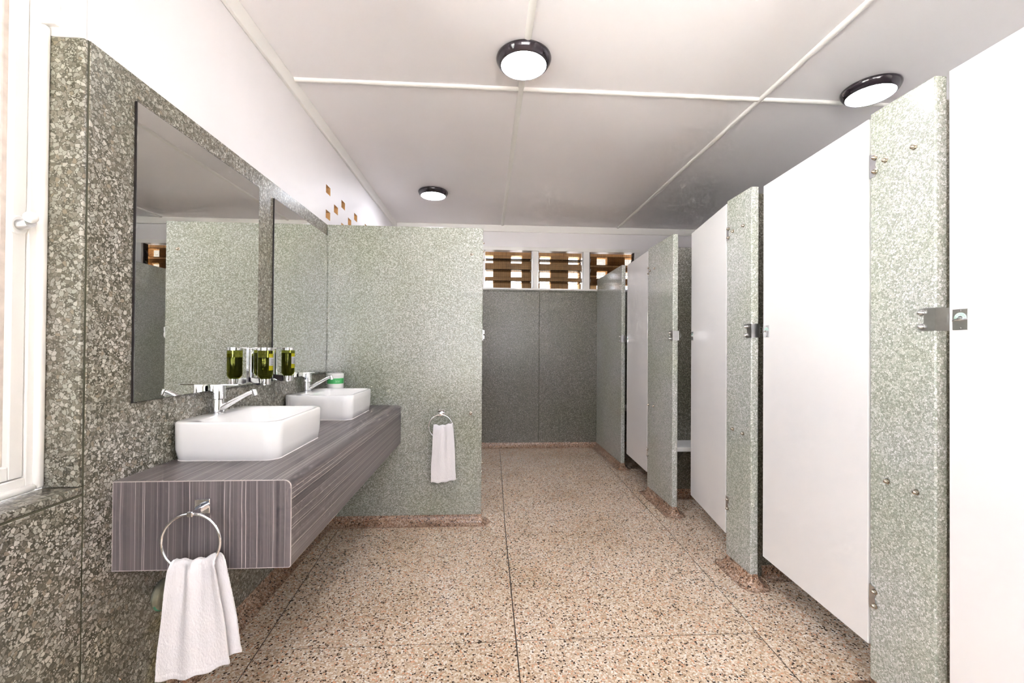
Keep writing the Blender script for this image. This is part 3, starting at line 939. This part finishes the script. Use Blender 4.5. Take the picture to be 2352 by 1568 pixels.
# ================================================================== VANITY
V0, WV, ZV, HV = 1.3785, 0.523, 0.8376, 0.2687
van = thing('vanity_counter', 'wall-hung vanity bench in dark striped laminate', 'vanity', (0, V0, ZV - HV))
def vprof(inset=0.0):
    r = 0.022 - inset
    x1, z1, z0 = WV - inset, ZV - inset, ZV - HV + inset
    pts = [(0.001 + inset, z0), (x1 - .004, z0), (x1, z0 + .004)]
    for k in range(7):
        a = radians(90 * k / 6)
        pts.append((x1 - r + r * cos(a), z1 - r + r * sin(a)))
    pts.append((0.001 + inset, z1))
    return pts
bm = bmesh.new(); prism(bm, vprof(), 'y', V0 + .004, YP - .001)
shift(finish(bm, 'counter_body', 'lam_body', van, True, 20), van.location)
bm = bmesh.new(); prism(bm, vprof(0.0012), 'y', V0, V0 + .0038)
shift(finish(bm, 'end_panel', 'lam_end', van), van.location)
bm = bmesh.new()
po, pi_ = vprof(-0.0002), vprof(0.0018)
A = [bm.verts.new((u, V0 - .0004, v)) for u, v in po]; B = [bm.verts.new((u, V0 - .0004, v)) for u, v in pi_]
A2 = [bm.verts.new((u, V0 + .0035, v)) for u, v in po]; B2 = [bm.verts.new((u, V0 + .0035, v)) for u, v in pi_]
n = len(A)
for k in range(n):
    j = (k + 1) % n
    bm.faces.new((A[k], A[j], B[j], B[k])); bm.faces.new((A[k], A[j], A2[j], A2[k])); bm.faces.new((B[k], B[j], B2[j], B2[k])); bm.faces.new((A2[k], A2[j], B2[j], B2[k]))
shift(finish(bm, 'edge_trim', 'lam_rim', van), van.location)

def basin(y0, y1, label):
    b_ = thing('wash_basin', label, 'basin', (0, (y0 + y1) / 2, ZV), group='rectangular counter-top basins')
    bm = bmesh.new()
    S = 8
    yc = (y0 + y1) / 2
    hy = (y1 - y0) / 2
    H = 0.1395
    def lp(x0, x1, dy, r, z):
        return [(px, py, z) for px, py in rrect(x0, x1, -hy + dy, hy - dy, r, S)]
    loops = [lp(.012, .366, .012, .042, .0008), lp(.009, .369, .008, .046, .004), lp(.003, .374, .0, .050, .04), lp(.002, .377, -.003, .052, .105),
             lp(.0022, .377, -.003, .052, H - .007), lp(.0045, .3745, -.0006, .050, H - .002), lp(.009, .370, .004, .047, H),
             lp(.068, .364, .012, .052, H - .0005), lp(.078, .361, .017, .052, H - .004), lp(.090, .357, .023, .052, H - .016), lp(.100, .350, .030, .05, H - .05), lp(.115, .335, .045, .05, .034), lp(.135, .315, .070, .045, .022), lp(.185, .265, .16, .035, .017)]
    loft(bm, loops, cap0=True, cap1=True)
    finish(bm, 'bowl', 'ceramic', b_, True, 60)
    bm = bmesh.new(); lathe(bm, [(.031, .0172), (.031, .0195), (.026, .0205), (.022, .0185), (.004, .018)], 32, 'z', (.225, 0, 0)); w = finish(bm, 'waste', 'chrome', b_, True)
    bm = bmesh.new(); lo = [lp(.0105, .3675, .0105, .044, .0002), lp(.008, .370, .0085, .046, .0002), lp(.0095, .3685, .009, .045, .0035)]
    loft(bm, lo, cap0=False, cap1=False); finish(bm, 'sealant_bead', 'sealant', b_, True)
    # tap on the rear ledge (stands on the basin: a thing of its own)
    return b_
basin(1.602, 2.046, 'white rectangular counter-top basin nearer the viewer')
basin(2.462, 2.902, 'white rectangular counter-top basin next to the partition')

def tap(y, label, x=0.040):
    z = ZV + .1392
    t = thing('mixer_tap', label, 'tap', (x, y, z), group='chrome mixer taps')
    bm = bmesh.new()
    lathe(bm, [(.0255, 0), (.0255, .003), (.0225, .006), (.0222, .016), (.0216, .030), (.0212, .056)], 40)
    finish(bm, 'body', 'chrome', t, True)
    bm = bmesh.new()
    lathe(bm, [(.0205, .0575), (.0265, .059), (.0265, .1135), (.0250, .1165), (.004, .1172)], 40)
    cap = finish(bm, 'lever_cap', 'chrome', t, True)
    bm = bmesh.new()   # thin flat lever over the spout, level
    prism(bm, [(.012, -.010), (.080, -.005), (.088, 0), (.080, .005), (.012, .010)], 'z', .1135, .1168)
    finish(bm, 'lever', 'chrome', cap)
    bm = bmesh.new()
    pts, rad = [], []
    for k in range(15):
        s = k / 14
        px = .010 + .132 * s
        pz = .016 + .078 * (s ** 0.92) - .012 * max(0, s - .75) ** 2 * 8
        pts.append((px, 0, pz)); rad.append(.0145 - .0055 * s)
    tube(bm, pts, rad, 20, flat=0.82)
    sp = finish(bm, 'spout', 'chrome', t, True)
    bm = bmesh.new()
    lathe(bm, [(.0098, .010), (.0102, .004), (.0102, -.010), (.0088, -.0105), (.0088, -.0145), (.006, -.015)], 24, 'z')
    bmesh.ops.transform(bm, matrix=Matrix.Translation((.1425, 0, .086)) @ Matrix.Rotation(radians(-16), 4, 'Y'), verts=bm.verts)
    finish(bm, 'nozzle', 'chrome', sp, True)
    return t
tap(1.822, 'chrome mixer tap on the nearer basin')
tap(2.682, 'chrome mixer tap on the basin next to the partition', 0.046)

# ================================================================== MIRRORS
def mirror(y0, y1, z0, z1, label):
    o = thing('wall_mirror', label, 'mirror', (0, (y0 + y1) / 2, z0), group='frameless mirrors above the vanity')
    L0 = o.location.copy()
    bm = bmesh.new(); box(bm, 0.0005, 0.0075, y0, y1, z0, z1); shift(finish(bm, 'backing', 'dark_edge', o), L0)
    bm = bmesh.new(); box(bm, 0.0075, 0.0082, y0 + .0015, y1 - .0015, z0 + .0015, z1 - .0015); shift(finish(bm, 'glass', 'mirror', o), L0)
    return o
mirror(1.4413, 2.1852, 1.0666, 2.0229, 'larger-looking frameless mirror above the nearer basin')
mirror(2.3384, YP - .008, 1.0666, 2.0229, 'frameless mirror next to the partition')

# ================================================================== SOAP DISPENSERS
def dispenser(y, label, fill, surf):
    """wall bracket with an upside-down bottle; local origin on the wall"""
    d = thing('soap_dispenser', label, 'soap dispenser', (surf, y, 1.066), group='wall soap dispensers')
    bx = .070
    bm = bmesh.new()
    box(bm, .0005, .005, -.024, .024, .012, .176, .002)          # back plate
    pts = rrect(.004, bx + .010, .020, .172, .010, 4)
    tube(bm, [(u, 0, v) for u, v in pts], .0035, 8, closed=True)   # wire hoop
    br = finish(bm, 'bracket', 'chrome', d, True)
    bm = bmesh.new(); prism(bm, [(.004, .014), (.004, .034), (.045, .030), (.05, .002), (.04, -.002)], 'y', -.012, .012); finish(bm, 'cradle', 'bezel', br)
    bm = bmesh.new(); lathe(bm, [(.0225, 0), (.0225, .002), (.024, .003), (.0245, .028), (.022, .030)], 32, 'z', (bx, 0, 0)); finish(bm, 'nozzle', 'chrome', d, True)
    bm = bmesh.new(); lathe(bm, [(.0215, .030), (.024, .033), (.030, .041), (.0315, .048), (.0315, .160), (.031, .163)], 40, 'z', (bx, 0, 0)); bt = finish(bm, 'bottle', 'bottle', d, True)
    bm = bmesh.new(); lathe(bm, [(.020, .0315), (.0228, .0345), (.0288, .0425), (.0302, .049), (.0302, fill), (.0298, fill + .0005)], 40, 'z', (bx, 0, 0)); finish(bm, 'soap', 'soap', bt, True)
    bm = bmesh.new(); lathe(bm, [(.0318, .161), (.0328, .162), (.0328, .1745), (.031, .176), (.004, .1762)], 40, 'z', (bx, 0, 0)); finish(bm, 'cap', 'chrome', d, True)
    # label on the room side of the bottle
    def patch(name, a0, a1, za, zb, r, mat, par):
        bm = bmesh.new()
        n = 10
        lo, hi = [], []
        for k in range(n + 1):
            a = radians(a0 + (a1 - a0) * k / n)
            lo.append(bm.verts.new((bx + r * cos(a), r * sin(a), za))); hi.append(bm.verts.new((bx + r * cos(a), r * sin(a), zb)))
        for k in range(n):
            bm.faces.new((lo[k], lo[k + 1], hi[k + 1], hi[k]))
        bmesh.ops.solidify(bm, geom=bm.faces[:], thickness=-.0003)
        return finish(bm, name, mat, par, True)
    lb = patch('label', -38, 62, .068, .146, .0318, 'label_yellow', bt)
    patch('label_white_field', -37, 61, .090, .128, .0323, 'label_white', lb)
    for k in range(4):
        patch('label_print', -20, 34 - 6 * (k % 2), .096 + .007 * k, .098 + .007 * k, .0327, 'label_ink', lb)
    return d
dispenser(2.12, 'soap dispenser with olive bottle and yellow label, nearer the viewer', .128, .0083)
dispenser(2.355, 'soap dispenser with olive bottle and yellow label, nearer the partition', .147, .0083)

# ================================================================== WIPES CANISTER
c = thing('wipes_canister', 'white plastic canister with a green band behind the far basin', 'canister', (0.117, 2.968, ZV))
bm = bmesh.new(); lathe(bm, [(.049, .0005), (.051, .004), (.051, .205), (.050, .209)], 48); finish(bm, 'body', 'plastic_white', c, True)
bm = bmesh.new(); lathe(bm, [(.0525, .209), (.053, .211), (.053, .228), (.050, .232), (.02, .236), (.004, .237)], 48); finish(bm, 'lid', 'plastic_white', c, True)
bm = bmesh.new(); lathe(bm, [(.0512, .165), (.0518, .1653), (.0518, .2005), (.0512, .201)], 48, cap0=False, cap1=False); lb = finish(bm, 'green_band', 'label_green', c, True)
for k, (a, h) in enumerate(((-70, .016), (-63, .012), (-57, .016), (-50, .012), (-44, .014))):
    bm = bmesh.new(); a = radians(a); box(bm, -.0008, .0008, -.0008, .0008, 0, h)
    bmesh.ops.transform(bm, matrix=Matrix.Translation((.0519 * cos(a), .0519 * sin(a), .173)) @ Matrix.Rotation(a, 4, 'Z'), verts=bm.verts); finish(bm, 'band_print', 'label_pale', lb)

# ================================================================== TOWEL RINGS AND TOWELS
def towel_ring(x, ywall, ztop, label, out=0.058, R=0.082):
    """plate on a wall facing -y"""
    t = thing('towel_ring', label, 'towel ring', (x, ywall, ztop), group='chrome towel rings')
    bm = bmesh.new(); box(bm, -.022, .022, -.010, -.0003, -.040, .004, .002, 2); finish(bm, 'plate', 'chrome', t)
    bm = bmesh.new(); box(bm, -.0085, .0085, -out - .008, -.009, -.030, -.014, .003, 2); finish(bm, 'arm', 'chrome', t)
    bm = bmesh.new()
    tube(bm, [(R * sin(2 * pi * k / 64), -out, -.0225 - R + R * cos(2 * pi * k / 64)) for k in range(64)], .0042, 14, closed=True)
    finish(bm, 'ring', 'chrome', t, True)
    return t
towel_ring(0.266, V0 - .0005, 0.782, 'chrome towel ring on the near end of the vanity')
towel_ring(0.8075, YP - .0005, 0.801, 'chrome towel ring on the terrazzo partition')

def towel(x, y, ztop, drop_l, drop_r, wt, wb, label, seed, amp=1.0, lean=0.0, backext=0.02):
    """terry towel hung through a ring: one sheet over the ring, front longer; local origin at the ring's lower arc"""
    rnd = random.Random(seed)
    bm = bmesh.new()
    NU, NV = 110, 240
    ph = [rnd.uniform(0, 6.28) for _ in range(6)]
    def surf(u, v):
        s = abs(v)
        drop = drop_l + (drop_r - drop_l) * u
        if v < 0: drop *= 0.955
        w = wt + (wb - wt) * s ** 0.75
        px = (u - 0.5) * w + lean * s
        if v < 0: px += backext * s + .004
        g = (0.0060 * (1 - s) ** 1.5 + 0.0030 * (1 - s * .6)) * amp
        f = sin(2 * pi * 2.1 * u + ph[0]) + .5 * sin(2 * pi * 3.6 * u + ph[1] + s * 1.2)
        fold = g * f + .003 * s * sin(2 * pi * 1.1 * u + ph[2] + 2 * s) * amp
        R_ = .0095                                   # bend radius over the ring
        arc_len = pi / 2 * R_
        d = s * (drop + arc_len)
        if d < arc_len:
            a = d / R_
            dy, dz = R_ * sin(a), R_ * cos(a)
        else:
            dy, dz = R_ + .004 * s, -(d - arc_len)
        zt_ = -.011 * (1 - (2 * u - 1) ** 2) + .014 * (u - .5) + .003 * sin(2 * pi * 3.0 * u + ph[3])
        k = min(1.0, d / .03)
        if v >= 0:
            py = -dy - (fold + .004 * k) * k
        else:
            py = dy + max(-.006, fold * .5) * k
        px += .002 * sin(9 * s + 5 * u + ph[4]) * s
        return Vector((px, py, zt_ + dz))
    T = .0024
    def ring_layer(sgn):
        g_ = []
        for j in range(NV + 1):
            v = j / NV * 2 - 1
            row = []
            for i in range(NU + 1):
                u = i / NU
                p = surf(u, v)
                e = 1e-3
                n_ = (surf(u + e, v) - surf(u - e, v)).cross(surf(u, min(1, v + e)) - surf(u, max(-1, v - e))).normalized()
                hem = 1.0 + (.5 if abs(v) > .955 else 0) * (1 if abs(v) < .995 else -.5)
                row.append(bm.verts.new(p + n_ * sgn * (T * hem + rnd.uniform(-.0007, .0007))))
            g_.append(row)
        return g_
    ga, gb = ring_layer(1), ring_layer(-1)
    for j in range(NV):
        for i in range(NU):
            bm.faces.new((ga[j][i], ga[j][i + 1], ga[j + 1][i + 1], ga[j + 1][i]))
            bm.faces.new((gb[j][i], gb[j][i + 1], gb[j + 1][i + 1], gb[j + 1][i]))
    for j in range(NV):
        for i in (0, NU):
            bm.faces.new((ga[j][i], ga[j + 1][i], gb[j + 1][i], gb[j][i]))
    for i in range(NU):
        for j in (0, NV):
            bm.faces.new((ga[j][i], ga[j][i + 1], gb[j][i + 1], gb[j][i]))
    o = finish(bm, 'hand_towel', 'towel', None, True, 80)
    o.location = (x, y, ztop)
    return tag(o, label, 'towel', 'white hand towels')
towel(0.280, V0 - .0585, 0.628, 0.330, 0.300, 0.118, 0.206, 'white terry hand towel hanging at the near end of the vanity', 3, lean=.006, backext=.014)
towel(0.8245, YP - .0585, 0.707, 0.385, 0.380, 0.128, 0.174, 'white hand towel hanging on the terrazzo partition', 5, amp=.5, lean=.008, backext=-.008)

# ================================================================== OLD PIPE FLANGE UNDER THE VANITY
pf = thing('pipe_flange', 'old verdigris-stained metal waste flange on the wall under the vanity', 'pipe flange', (0, 1.585, .385))
bm = bmesh.new(); lathe(bm, [(.052, .0005), (.052, .006), (.046, .014), (.034, .018), (.026, .016)], 40, 'x'); finish(bm, 'rose', 'bronze', pf, True)
bm = bmesh.new(); tube(bm, [(.01, 0, 0), (.05, 0, 0), (.075, 0, .012), (.086, 0, .04), (.086, 0, .178)], .019, 20); finish(bm, 'pipe', 'bronze', pf, True)
bm = bmesh.new()
n = 14
tube(bm, [(.007, .047 * cos(radians(200 + 100 * k / n)), .047 * sin(radians(200 + 100 * k / n))) for k in range(n + 1)], [.0045] * (n + 1), 10); finish(bm, 'verdigris', 'verdigris', pf, True)
